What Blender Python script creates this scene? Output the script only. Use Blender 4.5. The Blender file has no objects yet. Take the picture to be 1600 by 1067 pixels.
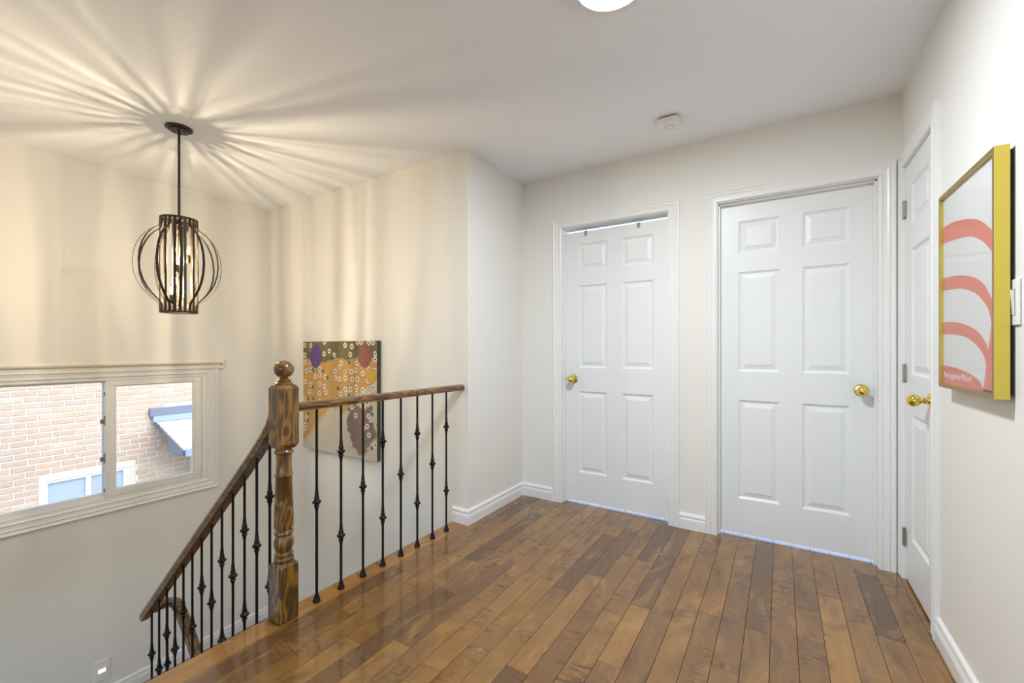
import bpy, bmesh, math, random
from mathutils import Vector, Matrix
random.seed(7)
PI = math.pi
S = bpy.context.scene
C = S.collection

# ------------------------------------------------------------------ camera
FPX, YAW, CAMZ = 669.72, 0.559, 1.1408
cam_d = bpy.data.cameras.new('camera')
cam_d.sensor_width = 36.0
cam_d.lens = 36.0 * FPX / 1600.0
cam_d.shift_y = (545.39 - 533.5) / 1600.0
cam_d.clip_start = 0.02
cam = bpy.data.objects.new('camera', cam_d)
C.objects.link(cam)
cam.location = (0, 0, CAMZ)
cam.rotation_euler = (PI / 2, 0, YAW)
S.camera = cam

# ------------------------------------------------------------------ world, sun, exposure
W = bpy.data.worlds.new('sky')
S.world = W
W.use_nodes = True
nt = W.node_tree
bg = nt.nodes['Background']
sky = nt.nodes.new('ShaderNodeTexSky')
sky.sky_type = 'NISHITA'
sky.sun_disc = False
sky.sun_elevation = math.radians(52)
sky.sun_rotation = math.radians(80)
sky.air_density = 1.0
sky.dust_density = 1.5
nt.links.new(sky.outputs[0], bg.inputs[0])
bg.inputs[1].default_value = 0.18
sun_d = bpy.data.lights.new('sun', 'SUN')
sun_d.energy = 0.12
sun_d.angle = math.radians(12)
sun_d.color = (1.0, 0.93, 0.84)
sun = bpy.data.objects.new('sun', sun_d)
C.objects.link(sun)
sun.rotation_euler = Vector((0.42, -0.30, 0.90)).to_track_quat('Z', 'Y').to_euler()
S.view_settings.view_transform = 'Standard'
S.view_settings.look = 'None'
S.view_settings.gamma = 1.0
S.view_settings.use_curve_mapping = False
S.view_settings.exposure = 2.24
S.cycles.use_denoising = True
S.cycles.max_bounces = 14
S.cycles.diffuse_bounces = 10
S.cycles.glossy_bounces = 4
S.cycles.transparent_max_bounces = 12
S.cycles.caustics_reflective = False
S.cycles.caustics_refractive = False
LIGHT_CEIL = 65.0      # diffuser emission strength
LIGHT_BULB = 2.5       # watts per pendant bulb

# ------------------------------------------------------------------ room numbers (metres, camera above the origin)
H = 2.44
YD, XR, X1, Y1, XW = 2.9036, 0.527, -1.7205, 2.2115, -4.0843
XE = -1.850            # landing edge
YS = -0.06             # near wall of the stairs
YB = -1.90             # end of the hall behind the camera
ZL = -1.37             # lower landing
PW = 0.0895            # floor plank width

# ------------------------------------------------------------------ node helpers
def new_mat(name):
    m = bpy.data.materials.new(name)
    m.use_nodes = True
    n = m.node_tree
    return m, n, n.nodes['Principled BSDF']

def simple(name, col, rough=0.5, metal=0.0, bump=0.0, bscale=200.0, coat=0.0, spec=0.5):
    m, n, p = new_mat(name)
    p.inputs['Base Color'].default_value = (*col, 1)
    p.inputs['Roughness'].default_value = rough
    p.inputs['Metallic'].default_value = metal
    p.inputs['Coat Weight'].default_value = coat
    p.inputs['Specular IOR Level'].default_value = spec
    if bump:
        t = n.nodes.new('ShaderNodeTexCoord')
        no = n.nodes.new('ShaderNodeTexNoise')
        no.inputs['Scale'].default_value = bscale
        no.inputs['Detail'].default_value = 3
        b = n.nodes.new('ShaderNodeBump')
        b.inputs['Strength'].default_value = bump
        b.inputs['Distance'].default_value = 0.002
        n.links.new(t.outputs['Object'], no.inputs['Vector'])
        n.links.new(no.outputs['Fac'], b.inputs['Height'])
        n.links.new(b.outputs[0], p.inputs['Normal'])
    return m

class NB:
    """short-hand for building node graphs"""
    def __init__(s, n): s.n = n
    def val(s, x, sock):
        if isinstance(x, (int, float)): sock.default_value = x
        elif isinstance(x, tuple): sock.default_value = x if len(x) == len(sock.default_value) else (*x, 1)
        else: s.n.links.new(x, sock)
    def math(s, op, a, b=0.0, c=0.0, clamp=False):
        k = s.n.nodes.new('ShaderNodeMath'); k.operation = op; k.use_clamp = clamp
        s.val(a, k.inputs[0]); s.val(b, k.inputs[1]); s.val(c, k.inputs[2])
        return k.outputs[0]
    def mapr(s, v, a, b, c=0.0, d=1.0, smooth=False):
        k = s.n.nodes.new('ShaderNodeMapRange'); k.clamp = True
        if smooth: k.interpolation_type = 'SMOOTHSTEP'
        s.val(v, k.inputs[0])
        for i, x in enumerate((a, b, c, d)): k.inputs[i + 1].default_value = x
        return k.outputs[0]
    def mix(s, f, a, b, mode='MIX'):
        k = s.n.nodes.new('ShaderNodeMix'); k.data_type = 'RGBA'; k.blend_type = mode
        s.val(f, k.inputs[0]); s.val(a, k.inputs[6]); s.val(b, k.inputs[7])
        return k.outputs[2]
    def noise(s, v, scale, detail=3, rough=0.5, dist=0.0):
        k = s.n.nodes.new('ShaderNodeTexNoise')
        s.n.links.new(v, k.inputs['Vector'])
        k.inputs['Scale'].default_value = scale; k.inputs['Detail'].default_value = detail
        k.inputs['Roughness'].default_value = rough; k.inputs['Distortion'].default_value = dist
        return k.outputs['Fac']
    def mapping(s, v, scale=(1, 1, 1), loc=(0, 0, 0), rot=(0, 0, 0)):
        k = s.n.nodes.new('ShaderNodeMapping')
        s.n.links.new(v, k.inputs[0])
        k.inputs['Scale'].default_value = scale; k.inputs['Location'].default_value = loc
        k.inputs['Rotation'].default_value = rot
        return k.outputs[0]
    def coord(s, which='Object'):
        return s.n.nodes.new('ShaderNodeTexCoord').outputs[which]
    def sep(s, v):
        k = s.n.nodes.new('ShaderNodeSeparateXYZ'); s.n.links.new(v, k.inputs[0]); return k.outputs
    def comb(s, x, y, z):
        k = s.n.nodes.new('ShaderNodeCombineXYZ')
        for i, q in enumerate((x, y, z)): s.val(q, k.inputs[i])
        return k.outputs[0]
    def rand(s):
        return s.n.nodes.new('ShaderNodeObjectInfo').outputs['Random']
    def vadd(s, a, b):
        k = s.n.nodes.new('ShaderNodeVectorMath'); k.operation = 'ADD'
        s.n.links.new(a, k.inputs[0]); s.n.links.new(b, k.inputs[1]); return k.outputs[0]
    def ramp(s, f, stops):
        k = s.n.nodes.new('ShaderNodeValToRGB'); s.n.links.new(f, k.inputs[0])
        e = k.color_ramp.elements
        while len(e) < len(stops): e.new(0.5)
        for i, (pos, col) in enumerate(stops): e[i].position = pos; e[i].color = (*col, 1)
        return k.outputs[0]
    def bump(s, hgt, strength, dist=0.002):
        k = s.n.nodes.new('ShaderNodeBump'); k.inputs['Strength'].default_value = strength
        k.inputs['Distance'].default_value = dist; s.n.links.new(hgt, k.inputs['Height']); return k.outputs[0]

# ------------------------------------------------------------------ materials
M = {}
M['wall'] = simple('wall_paint', (0.797, 0.787, 0.752), 0.6, bump=0.06, bscale=140, spec=0.3)
M['ceiling'] = simple('ceiling_paint', (0.86, 0.88, 0.92), 0.8, bump=0.05, bscale=160, spec=0.2)
M['trim'] = simple('trim_paint', (0.82, 0.825, 0.82), 0.32)
M['door'] = simple('door_paint', (0.80, 0.825, 0.835), 0.36, bump=0.02, bscale=300)
M['iron'] = simple('black_iron', (0.012, 0.012, 0.014), 0.33, 0.5, bump=0.25, bscale=90)
M['bronze'] = simple('dark_bronze', (0.030, 0.022, 0.013), 0.42, 0.3)
M['brass'] = simple('polished_brass', (0.83, 0.62, 0.16), 0.12, 1.0)
M['nickel'] = simple('brushed_nickel', (0.42, 0.40, 0.36), 0.3, 1.0)
M['gold'] = simple('gold_frame', (0.72, 0.56, 0.10), 0.34, 0.75)
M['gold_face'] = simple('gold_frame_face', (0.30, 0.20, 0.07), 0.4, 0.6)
M['dark'] = simple('dark_backing', (0.02, 0.025, 0.02), 0.7)
M['paper'] = simple('poster_paper', (0.80, 0.81, 0.81), 0.6)
M['coral'] = simple('coral_ink', (0.76, 0.145, 0.072), 0.6)
M['ink_white'] = simple('white_ink', (0.88, 0.80, 0.78), 0.55)
M['vinyl'] = simple('window_vinyl', (0.80, 0.80, 0.77), 0.35)
M['blind'] = simple('blind_fabric', (0.80, 0.77, 0.69), 0.6, bump=0.1, bscale=500)
M['plastic'] = simple('white_plastic', (0.82, 0.82, 0.80), 0.3)
M['lamp_ring'] = simple('grey_white_ring', (0.80, 0.80, 0.81), 0.4)
M['seam'] = simple('grey_seam', (0.25, 0.25, 0.25), 0.6)
M['screen'] = simple('rubber_seal', (0.30, 0.33, 0.36), 0.6)
M['cream'] = simple('cream_trim', (0.62, 0.60, 0.48), 0.5)
M['flash_dark'] = simple('slate_blue_flashing', (0.16, 0.18, 0.24), 0.45)
M['flash'] = simple('pale_blue_flashing', (0.30, 0.36, 0.46), 0.4)
M['mortar'] = simple('mortar', (0.72, 0.70, 0.67), 0.9, bump=0.3, bscale=80)
M['ground'] = simple('concrete_ground', (0.45, 0.44, 0.42), 0.9)
M['blinds_glass'] = simple('window_with_blinds', (0.38, 0.45, 0.52), 0.15)

def glass_mat(name, tint=(1, 1, 1), gloss=0.10):
    m = bpy.data.materials.new(name); m.use_nodes = True
    n = m.node_tree; n.nodes.clear()
    out = n.nodes.new('ShaderNodeOutputMaterial')
    tr = n.nodes.new('ShaderNodeBsdfTransparent'); tr.inputs[0].default_value = (*tint, 1)
    gl = n.nodes.new('ShaderNodeBsdfGlossy'); gl.inputs['Roughness'].default_value = 0.02
    fr = n.nodes.new('ShaderNodeFresnel'); fr.inputs[0].default_value = 1.45
    mx = n.nodes.new('ShaderNodeMixShader')
    sc = n.nodes.new('ShaderNodeMath'); sc.operation = 'MULTIPLY'; sc.inputs[1].default_value = gloss / 0.1
    n.links.new(fr.outputs[0], sc.inputs[0]); n.links.new(sc.outputs[0], mx.inputs[0])
    n.links.new(tr.outputs[0], mx.inputs[1]); n.links.new(gl.outputs[0], mx.inputs[2])
    n.links.new(mx.outputs[0], out.inputs[0])
    return m
M['glass'] = glass_mat('clear_glass', (0.97, 0.98, 0.98), 0.06)
M['acrylic'] = glass_mat('poster_acrylic', (0.99, 0.99, 0.99), 0.025)
M['bulb'] = glass_mat('bulb_glass', (1.0, 0.97, 0.90), 0.05)

def emit(name, col, strength):
    m = bpy.data.materials.new(name); m.use_nodes = True
    n = m.node_tree; n.nodes.clear()
    out = n.nodes.new('ShaderNodeOutputMaterial'); e = n.nodes.new('ShaderNodeEmission')
    e.inputs[0].default_value = (*col, 1); e.inputs[1].default_value = strength
    n.links.new(e.outputs[0], out.inputs[0])
    return m
M['lamp_white'] = emit('lamp_diffuser', (0.88, 0.94, 1.0), LIGHT_CEIL)
M['filament'] = emit('filament', (1.0, 0.74, 0.40), 70.0)
M['night'] = emit('night_light', (1.0, 0.93, 0.80), 0.5)

def floor_wood(name, bright=1.0):
    m, n, p = new_mat(name); b = NB(n)
    r = b.rand()
    off = b.comb(b.math('MULTIPLY', r, 37.0), b.math('MULTIPLY', r, 91.0), b.math('MULTIPLY', r, 13.0))
    v = b.vadd(b.coord(), off)
    base = b.ramp(r, [(0.0, (0.105, 0.046, 0.013)), (0.14, (0.190, 0.086, 0.020)), (0.5, (0.268, 0.126, 0.028)),
                      (0.8, (0.200, 0.092, 0.022)), (1.0, (0.370, 0.182, 0.042))])
    soft = b.noise(b.mapping(v, (8, 3.0, 1)), 1.0, 4, 0.6, 1.2)
    col = b.mix(b.mapr(soft, 0.52, 0.70, 0.0, 0.75), base, (0.095, 0.046, 0.017))
    col = b.mix(b.mapr(soft, 0.46, 0.30, 0.0, 0.50), col, (0.42, 0.225, 0.065))
    grain = b.noise(b.mapping(v, (120, 3.5, 1)), 1.0, 4, 0.65, 0.3)
    col = b.mix(b.mapr(grain, 0.38, 0.7, 0.0, 0.30), col, (0.125, 0.058, 0.019))
    # curly figure running across the board
    curl = b.noise(b.mapping(v, (6, 26, 1), rot=(0, 0, 0.35)), 1.0, 4, 0.6, 2.2)
    where = b.noise(b.mapping(v, (6.0, 3.0, 1), loc=(11, 3, 0)), 1.0, 2, 0.5)
    cm = b.math('MULTIPLY', b.mapr(curl, 0.50, 0.66, 0, 1), b.mapr(where, 0.50, 0.62, 0, 0.85))
    col = b.mix(cm, col, (0.070, 0.032, 0.012))
    # knots
    vo = n.nodes.new('ShaderNodeTexVoronoi'); vo.inputs['Scale'].default_value = 1.0
    n.links.new(b.mapping(v, (13, 7, 1)), vo.inputs['Vector'])
    kn = b.math('MULTIPLY', b.mapr(vo.outputs['Distance'], 0.03, 0.20, 1, 0), b.mapr(b.noise(v, 7, 1), 0.53, 0.60, 0, 0.85))
    col = b.mix(kn, col, (0.040, 0.019, 0.008))
    if bright != 1.0:
        col = b.mix(1.0, col, (bright, bright * 0.98, bright * 0.92), 'MULTIPLY')
    n.links.new(col, p.inputs['Base Color'])
    p.inputs['Roughness'].default_value = 0.26
    p.inputs['Coat Weight'].default_value = 0.55
    p.inputs['Coat Roughness'].default_value = 0.06
    n.links.new(b.bump(soft, 0.03, 0.002), p.inputs['Normal'])
    return m
M['floor'] = floor_wood('floor_plank_wood')
M['nosing'] = floor_wood('nosing_wood', 1.25)
M['gapwood'] = simple('floor_underlay', (0.030, 0.017, 0.009), 0.8)

def oak(name, ax, dark=(0.040, 0.016, 0.004), mid=(0.235, 0.108, 0.014), light=(0.34, 0.170, 0.030), rot=(0, 0, 0), scale=1.0, mult=1.0):
    """stained oak with cathedral figure; ax = axis the grain runs along"""
    m, n, p = new_mat(name); b = NB(n)
    v = b.coord()
    sc = [13.0 * scale] * 3; sc[ax] = 3.4 * scale
    q = b.mapping(v, tuple(sc), rot=rot)
    w = b.noise(q, 0.9, 2, 0.5, 0.4)
    rings = b.math('FRACT', b.math('MULTIPLY', w, 9.0))
    fig = b.mapr(b.math('ABSOLUTE', b.math('SUBTRACT', rings, 0.5)), 0.10, 0.42, 1, 0, True)
    fs = [260.0] * 3; fs[ax] = 9.0
    pores = b.noise(b.mapping(v, tuple(fs)), 1.0, 2, 0.5)
    soft = b.noise(b.mapping(v, tuple(x * 0.4 for x in sc)), 1.0, 2)
    col = b.mix(b.mapr(soft, 0.3, 0.7), mid, light)
    col = b.mix(b.math('MULTIPLY', fig, 0.80), col, dark)
    col = b.mix(b.mapr(pores, 0.52, 0.70, 0, 0.65), col, dark)
    if mult != 1.0: col = b.mix(1.0, col, (mult, mult, mult), 'MULTIPLY')
    n.links.new(col, p.inputs['Base Color'])
    p.inputs['Roughness'].default_value = 0.28
    p.inputs['Coat Weight'].default_value = 0.4
    p.inputs['Coat Roughness'].default_value = 0.15
    n.links.new(b.bump(pores, 0.12, 0.001), p.inputs['Normal'])
    return m
M['oak_z'] = oak('newel_oak', 2)
M['oak_y'] = oak('handrail_oak', 1, mid=(0.215, 0.098, 0.018), light=(0.26, 0.122, 0.026))
M['oak_x'] = oak('stair_handrail_oak', 0, dark=(0.035, 0.015, 0.005), mid=(0.18, 0.082, 0.016), light=(0.25, 0.12, 0.026), rot=(0, 0.74, 0))

def brick_mat():
    m, n, p = new_mat('tan_brick'); b = NB(n)
    r = b.rand()
    base = b.ramp(r, [(0.0, (0.53, 0.385, 0.27)), (0.3, (0.59, 0.42, 0.29)), (0.6, (0.52, 0.41, 0.315)), (0.85, (0.62, 0.48, 0.355)), (1.0, (0.52, 0.365, 0.255))])
    v = b.coord()
    st = b.noise(b.mapping(v, (30, 18, 110)), 1.0, 4, 0.7)
    col = b.mix(b.mapr(st, 0.42, 0.75, 0, 0.6), base, (0.31, 0.235, 0.185))
    n.links.new(col, p.inputs['Base Color']); p.inputs['Roughness'].default_value = 0.9
    n.links.new(b.bump(st, 0.5, 0.004), p.inputs['Normal'])
    return m
M['brick'] = brick_mat()

def shingle_mat():
    m, n, p = new_mat('shingle'); b = NB(n)
    t = b.noise(b.coord(), 60, 3, 0.7)
    n.links.new(b.mix(t, (0.42, 0.395, 0.385), (0.54, 0.51, 0.495)), p.inputs['Base Color'])
    p.inputs['Roughness'].default_value = 0.9
    return m
M['shingle'] = shingle_mat()

def canvas_mat():
    """an abstract canvas: colour fields of olive, ochre and cream with scattered dots"""
    m, n, p = new_mat('abstract_canvas'); b = NB(n)
    g = b.coord()                         # metres from the canvas centre
    s = b.sep(g); x, z = s[0], s[2]       # -0.465..0.465, -0.45..0.45
    wob = b.math('MULTIPLY', b.math('SUBTRACT', b.noise(g, 5.0, 3, 0.5), 0.5), 0.35)
    zz = b.math('ADD', z, wob)
    xx = b.math('ADD', x, wob)
    cream = b.mix(b.noise(g, 9.0, 4, 0.6), (0.62, 0.55, 0.43), (0.50, 0.45, 0.36))
    ochre = b.mix(b.noise(b.mapping(g, (6, 6, 14)), 1.0, 4, 0.6, 1.5), (0.60, 0.34, 0.09), (0.42, 0.25, 0.09))
    olive = b.mix(b.noise(b.mapping(g, (30, 6, 7)), 1.0, 3, 0.6, 1.0), (0.06, 0.065, 0.03), (0.24, 0.18, 0.06))
    # pale field: rises in the lower part of the canvas
    dome = b.math('ADD', b.math('ADD', zz, b.math('MULTIPLY', b.math('ABSOLUTE', b.math('SUBTRACT', xx, -0.03)), 0.9)), 0.02)
    col = b.mix(b.mapr(dome, -0.03, 0.03, 1, 0), ochre, cream)
    col = b.mix(b.mapr(b.math('ADD', z, b.math('MULTIPLY', xx, -0.7)), -0.20, -0.17, 1, 0), col, cream)
    # mauve-brown patch low on the right
    def ellipse(cx, cz, rx, rz, soft, src_x=x, src_z=z):
        dx = b.math('DIVIDE', b.math('SUBTRACT', src_x, cx), rx)
        dz = b.math('DIVIDE', b.math('SUBTRACT', src_z, cz), rz)
        d = b.math('ADD', b.math('MULTIPLY', dx, dx), b.math('MULTIPLY', dz, dz))
        return b.mapr(d, 1.0 - soft, 1.0 + soft, 1, 0)
    col = b.mix(ellipse(0.27, -0.23, 0.15, 0.20, 0.15, xx, zz), col, b.mix(b.noise(b.mapping(g, (25, 5, 5)), 1.0, 3), (0.16, 0.10, 0.085), (0.26, 0.17, 0.13)))
    col = b.mix(b.mapr(b.math('ADD', z, b.math('MULTIPLY', wob, 0.5)), 0.29, 0.31), col, olive)
    # dots: pale rings with dark centres
    vo = n.nodes.new('ShaderNodeTexVoronoi'); vo.voronoi_dimensions = '2D'; vo.inputs['Scale'].default_value = 15.0
    vo.inputs['Randomness'].default_value = 0.75
    n.links.new(b.comb(x, z, 0.0), vo.inputs['Vector'])
    d = vo.outputs['Distance']
    pick = b.sep(vo.outputs['Color'])
    zone = b.math('MULTIPLY', b.mapr(dome, 0.04, 0.07), b.mapr(pick[0], 0.42, 0.43))
    col = b.mix(b.math('MULTIPLY', b.mapr(d, 0.30, 0.34, 1, 0), zone), col, (0.70, 0.66, 0.56))
    col = b.mix(b.math('MULTIPLY', b.mapr(d, 0.11, 0.14, 1, 0), zone), col, (0.05, 0.06, 0.12))
    sq = b.math('MULTIPLY', b.mapr(d, 0.22, 0.26, 1, 0), b.math('MULTIPLY', b.mapr(dome, 0.02, 0.05), b.mapr(pick[0], 0.27, 0.28, 1, 0)))
    col = b.mix(sq, col, (0.07, 0.15, 0.13))
    col = b.mix(ellipse(-0.29, 0.33, 0.085, 0.10, 0.08), col, b.mix(b.noise(g, 40, 2), (0.085, 0.05, 0.20), (0.13, 0.08, 0.25)))
    col = b.mix(ellipse(0.33, 0.34, 0.075, 0.095, 0.08), col, b.mix(b.noise(g, 40, 2), (0.20, 0.06, 0.05), (0.30, 0.12, 0.09)))
    col = b.mix(ellipse(0.40, 0.19, 0.05, 0.055, 0.1), col, (0.62, 0.38, 0.06))
    n.links.new(col, p.inputs['Base Color']); p.inputs['Roughness'].default_value = 0.6
    n.links.new(b.bump(b.noise(g, 500, 2), 0.1, 0.001), p.inputs['Normal'])
    return m
M['canvas'] = canvas_mat()
M['canvas_side'] = simple('canvas_side', (0.06, 0.055, 0.03), 0.7)

# ------------------------------------------------------------------ geometry helpers
ORG = {}
def root(name, loc, label=None, cat=None, group=None, kind=None):
    o = bpy.data.objects.new(name, None)
    o.empty_display_size = 0.05
    C.objects.link(o); o.location = loc
    ORG[o] = Vector(loc)
    tag(o, label, cat, group, kind)
    return o
def tag(o, label=None, cat=None, group=None, kind=None):
    if label: o['label'] = label
    if cat: o['category'] = cat
    if group: o['group'] = group
    if kind: o['kind'] = kind
    return o
def link_mesh(name, me, mat, parent=None, loc=None):
    o = bpy.data.objects.new(name, me)
    C.objects.link(o)
    if parent is not None:
        o.parent = parent; ORG[o] = ORG[parent]
    else:
        ORG[o] = Vector(loc) if loc else Vector((0, 0, 0)); o.location = ORG[o]
    if mat is not None and not me.materials: me.materials.append(M[mat])
    return o

class MB:
    def __init__(s): s.v = []; s.f = []; s.mi = []
    def add(s, vs, fs, mi=0):
        k = len(s.v); s.v += [tuple(q) for q in vs]; s.f += [tuple(i + k for i in f) for f in fs]; s.mi += [mi] * len(fs)
        return s
    def box(s, x0, x1, y0, y1, z0, z1, mi=0):
        if x0 > x1: x0, x1 = x1, x0
        if y0 > y1: y0, y1 = y1, y0
        if z0 > z1: z0, z1 = z1, z0
        vs = [(x0, y0, z0), (x1, y0, z0), (x1, y1, z0), (x0, y1, z0), (x0, y0, z1), (x1, y0, z1), (x1, y1, z1), (x0, y1, z1)]
        fs = [(0, 3, 2, 1), (4, 5, 6, 7), (0, 1, 5, 4), (1, 2, 6, 5), (2, 3, 7, 6), (3, 0, 4, 7)]
        return s.add(vs, fs, mi)
    def lathe(s, prof, c=(0, 0, 0), seg=16, axis='Z', cap=True, mi=0):
        """prof: list of (radius, height); axis the lathe turns about"""
        vs, fs = [], []
        for r, hh in prof:
            for k in range(seg):
                t = 2 * PI * k / seg
                a, bb = r * math.cos(t), r * math.sin(t)
                if axis == 'Z': q = (a, bb, hh)
                elif axis == 'X': q = (hh, a, bb)
                else: q = (bb, hh, a)
                vs.append((c[0] + q[0], c[1] + q[1], c[2] + q[2]))
        for j in range(len(prof) - 1):
            for k in range(seg):
                k2 = (k + 1) % seg
                fs.append((j * seg + k, j * seg + k2, (j + 1) * seg + k2, (j + 1) * seg + k))
        if cap:
            fs.append(tuple(reversed(range(seg))))
            fs.append(tuple((len(prof) - 1) * seg + k for k in range(seg)))
        return s.add(vs, fs, mi)
    def sweep(s, prof, path, up=(0, 0, 1), closed=False, cap=True, mi=0, scales=None):
        """prof: closed 2-D outline (side, up); path: list of points"""
        P = [Vector(q) for q in path]; n = len(P); m = len(prof); vs, fs = [], []
        for i, q in enumerate(P):
            if closed: d = P[(i + 1) % n] - P[i - 1]
            else: d = (P[min(i + 1, n - 1)] - P[max(i - 1, 0)])
            d.normalize()
            side = d.cross(Vector(up))
            if side.length < 1e-6: side = Vector((0, 1, 0))
            side.normalize(); u = side.cross(d)
            k = scales[i] if scales else 1.0
            for a, bb in prof: vs.append(q + side * a * k + u * bb * k)
        for i in range(n if closed else n - 1):
            j = (i + 1) % n
            for k in range(m):
                k2 = (k + 1) % m
                fs.append((i * m + k, i * m + k2, j * m + k2, j * m + k))
        if cap and not closed:
            fs.append(tuple(reversed(range(m)))); fs.append(tuple((n - 1) * m + k for k in range(m)))
        return s.add(vs, fs, mi)
    def tube(s, path, r, seg=8, up=(0, 0, 1), mi=0):
        return s.sweep([(r * math.cos(2 * PI * k / seg), r * math.sin(2 * PI * k / seg)) for k in range(seg)], path, up=up, mi=mi)
    def build(s, name, mat, parent=None, bevel=0.0, smooth=False, loc=None, seg=1, mats=None):
        org = ORG[parent] if parent is not None else (Vector(loc) if loc else Vector((0, 0, 0)))
        me = bpy.data.meshes.new(name)
        me.from_pydata([Vector(q) - org for q in s.v], [], s.f)
        if mats:
            for k in mats: me.materials.append(M[k])
            for poly, i in zip(me.polygons, s.mi): poly.material_index = i
        bm = bmesh.new(); bm.from_mesh(me)
        bmesh.ops.recalc_face_normals(bm, faces=bm.faces)
        if bevel:
            bmesh.ops.bevel(bm, geom=[e for e in bm.edges if len(e.link_faces) == 2 and e.calc_face_angle() > 0.5], offset=bevel, segments=seg, profile=0.5, affect='EDGES', clamp_overlap=True)
        if smooth:
            for f in bm.faces: f.smooth = True
            for e in bm.edges:
                if len(e.link_faces) == 2 and e.calc_face_angle() > 0.6: e.smooth = False
        bm.to_mesh(me); bm.free()
        return link_mesh(name, me, mat, parent, loc)

def circle(r, n): return [(r * math.cos(2 * PI * k / n), r * math.sin(2 * PI * k / n)) for k in range(n)]
def struct(o): o['kind'] = 'structure'; return o

# ================================================================== THE SHELL
T = 0.12
# window opening in the left wall
WY0, WY1, WZ0, WZ1 = 0.40, 1.705, 0.045, 0.945
w = MB()
w.box(XW - T, XW, -0.3, WY0, -3.0, H); w.box(XW - T, XW, WY1, Y1 + 0.2, -3.0, H)
w.box(XW - T, XW, WY0, WY1, -3.0, WZ0); w.box(XW - T, XW, WY0, WY1, WZ1, H)
struct(w.build('wall_left', 'wall'))
# painting wall and the return towards the doors
struct(MB().box(XW, X1, Y1, Y1 + T, -3.0, H).build('wall_back', 'wall'))
struct(MB().box(X1 - T, X1, Y1 + T, YD, -0.02, H).build('wall_return', 'wall'))
# door openings
D1 = (-1.380, -0.614); D2 = (-0.329, 0.436); DT = 2.039
w = MB(); R_ = 0.006
xs = [X1 - T, D1[0] - R_, D1[1] + R_, D2[0] - R_, D2[1] + R_, XR + T]
for i in (0, 2, 4): w.box(xs[i], xs[i + 1], YD, YD + T, -0.02, H)
for i in (1, 3): w.box(xs[i], xs[i + 1], YD, YD + T, DT + R_, H)
struct(w.build('wall_doors', 'wall'))
# right wall with the closet door
D3 = (2.362, 2.845); DT3 = 2.046
w = MB()
w.box(XR, XR + T, YB, D3[0] - R_, -0.02, H); w.box(XR, XR + T, D3[1] + R_, YD, -0.02, H)
w.box(XR, XR + T, D3[0] - R_, D3[1] + R_, DT3 + R_, H)
w.box(XR + 0.09, XR + T, D3[0] - R_, D3[1] + R_, -0.02, DT3 + R_)
struct(w.build('wall_right', 'wall'))
def holed_wall_y(name, x0, x1, y0, y1, z0, z1, hole):
    a, c, d, e = hole
    w_ = MB(); w_.box(x0, a, y0, y1, z0, z1); w_.box(c, x1, y0, y1, z0, z1); w_.box(a, c, y0, y1, z0, d); w_.box(a, c, y0, y1, e, z1)
    return struct(w_.build(name, 'wall'))
HOLE_R = (-1.72, 0.42, 0.10, 2.32); HOLE_S = (-3.95, -1.95, -2.75, -0.25)  # openings for the added daylight windows, both out of view
holed_wall_y('wall_rear', XE - 0.02, XR + T, YB - T, YB, -0.02, H, HOLE_R)
holed_wall_y('wall_stair', XW, XE, YS - T, YS, -3.0, H, HOLE_S)
struct(MB().box(XE - T, XE, YB, YS - T, -0.02, H).build('wall_hall', 'wall'))
struct(MB().box(XW - 0.5, XR + 0.4, YB - 0.3, YD + 0.35, H, H + 0.15).build('ceiling', 'ceiling'))
# white face of the floor edge over the stairs
struct(MB().box(XE + 0.02, XE + 0.06, YS, Y1, -0.30, -0.028).build('trim_1', 'trim'))

# ------------------------------------------------------------------ floor: every plank a piece
floor = struct(MB().box(XE + 0.02, XR + 0.09, YB, YD + 0.9, -0.10, -0.010).build('floor', 'gapwood'))
X0P = -0.301
ends = {}
for x, y in [(-.166, 1.693), (-.076, 1.998), (.103, 2.047), (.209, 2.448), (.375, 2.217), (.462, 2.258), (-.51, 1.917),
             (-1.067, 1.145), (-.798, 1.302), (-.993, 1.326), (-1.157, 1.582), (-1.249, 1.887), (-1.071, 1.903), (-.985, 2.004),
             (-.894, 1.852), (-.888, 1.504), (-.712, 1.556), (-.622, 1.803), (-.561, 1.909), (-.817, 2.051), (-1.522, 1.5),
             (-1.596, 1.194), (-1.243, 1.183), (-1.427, 1.095), (-1.566, 2.39)]:
    ends.setdefault(math.floor((x - X0P) / PW), []).append(y)
XN = -1.733
def plank(x0, x1, y0, y1, mat='floor', name='plank', par=None, z1=0.0, z0=-0.012):
    lx, ly = (x1 - x0) / 2 - 0.0006, (y1 - y0) / 2 - 0.0006
    me = bpy.data.meshes.new(name)
    b = 0.0009
    vs = [(-lx, -ly, z0), (lx, -ly, z0), (lx, ly, z0), (-lx, ly, z0), (-lx, -ly, z1 - b), (lx, -ly, z1 - b), (lx, ly, z1 - b), (-lx, ly, z1 - b),
          (-lx + b, -ly, z1), (lx - b, -ly, z1), (lx - b, ly, z1), (-lx + b, ly, z1)]
    fs = [(0, 1, 5, 4), (1, 2, 6, 5), (2, 3, 7, 6), (3, 0, 4, 7), (4, 5, 9, 8), (5, 6, 10, 9), (6, 7, 11, 10), (7, 4, 8, 11), (8, 9, 10, 11)]
    me.from_pydata(vs, [], fs)
    o = link_mesh(name, me, mat, par)
    o.location = ((x0 + x1) / 2, (y0 + y1) / 2, 0)
    return o
k0 = math.floor((XN - X0P) / PW); k1 = math.floor((XR - X0P) / PW)
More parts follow.
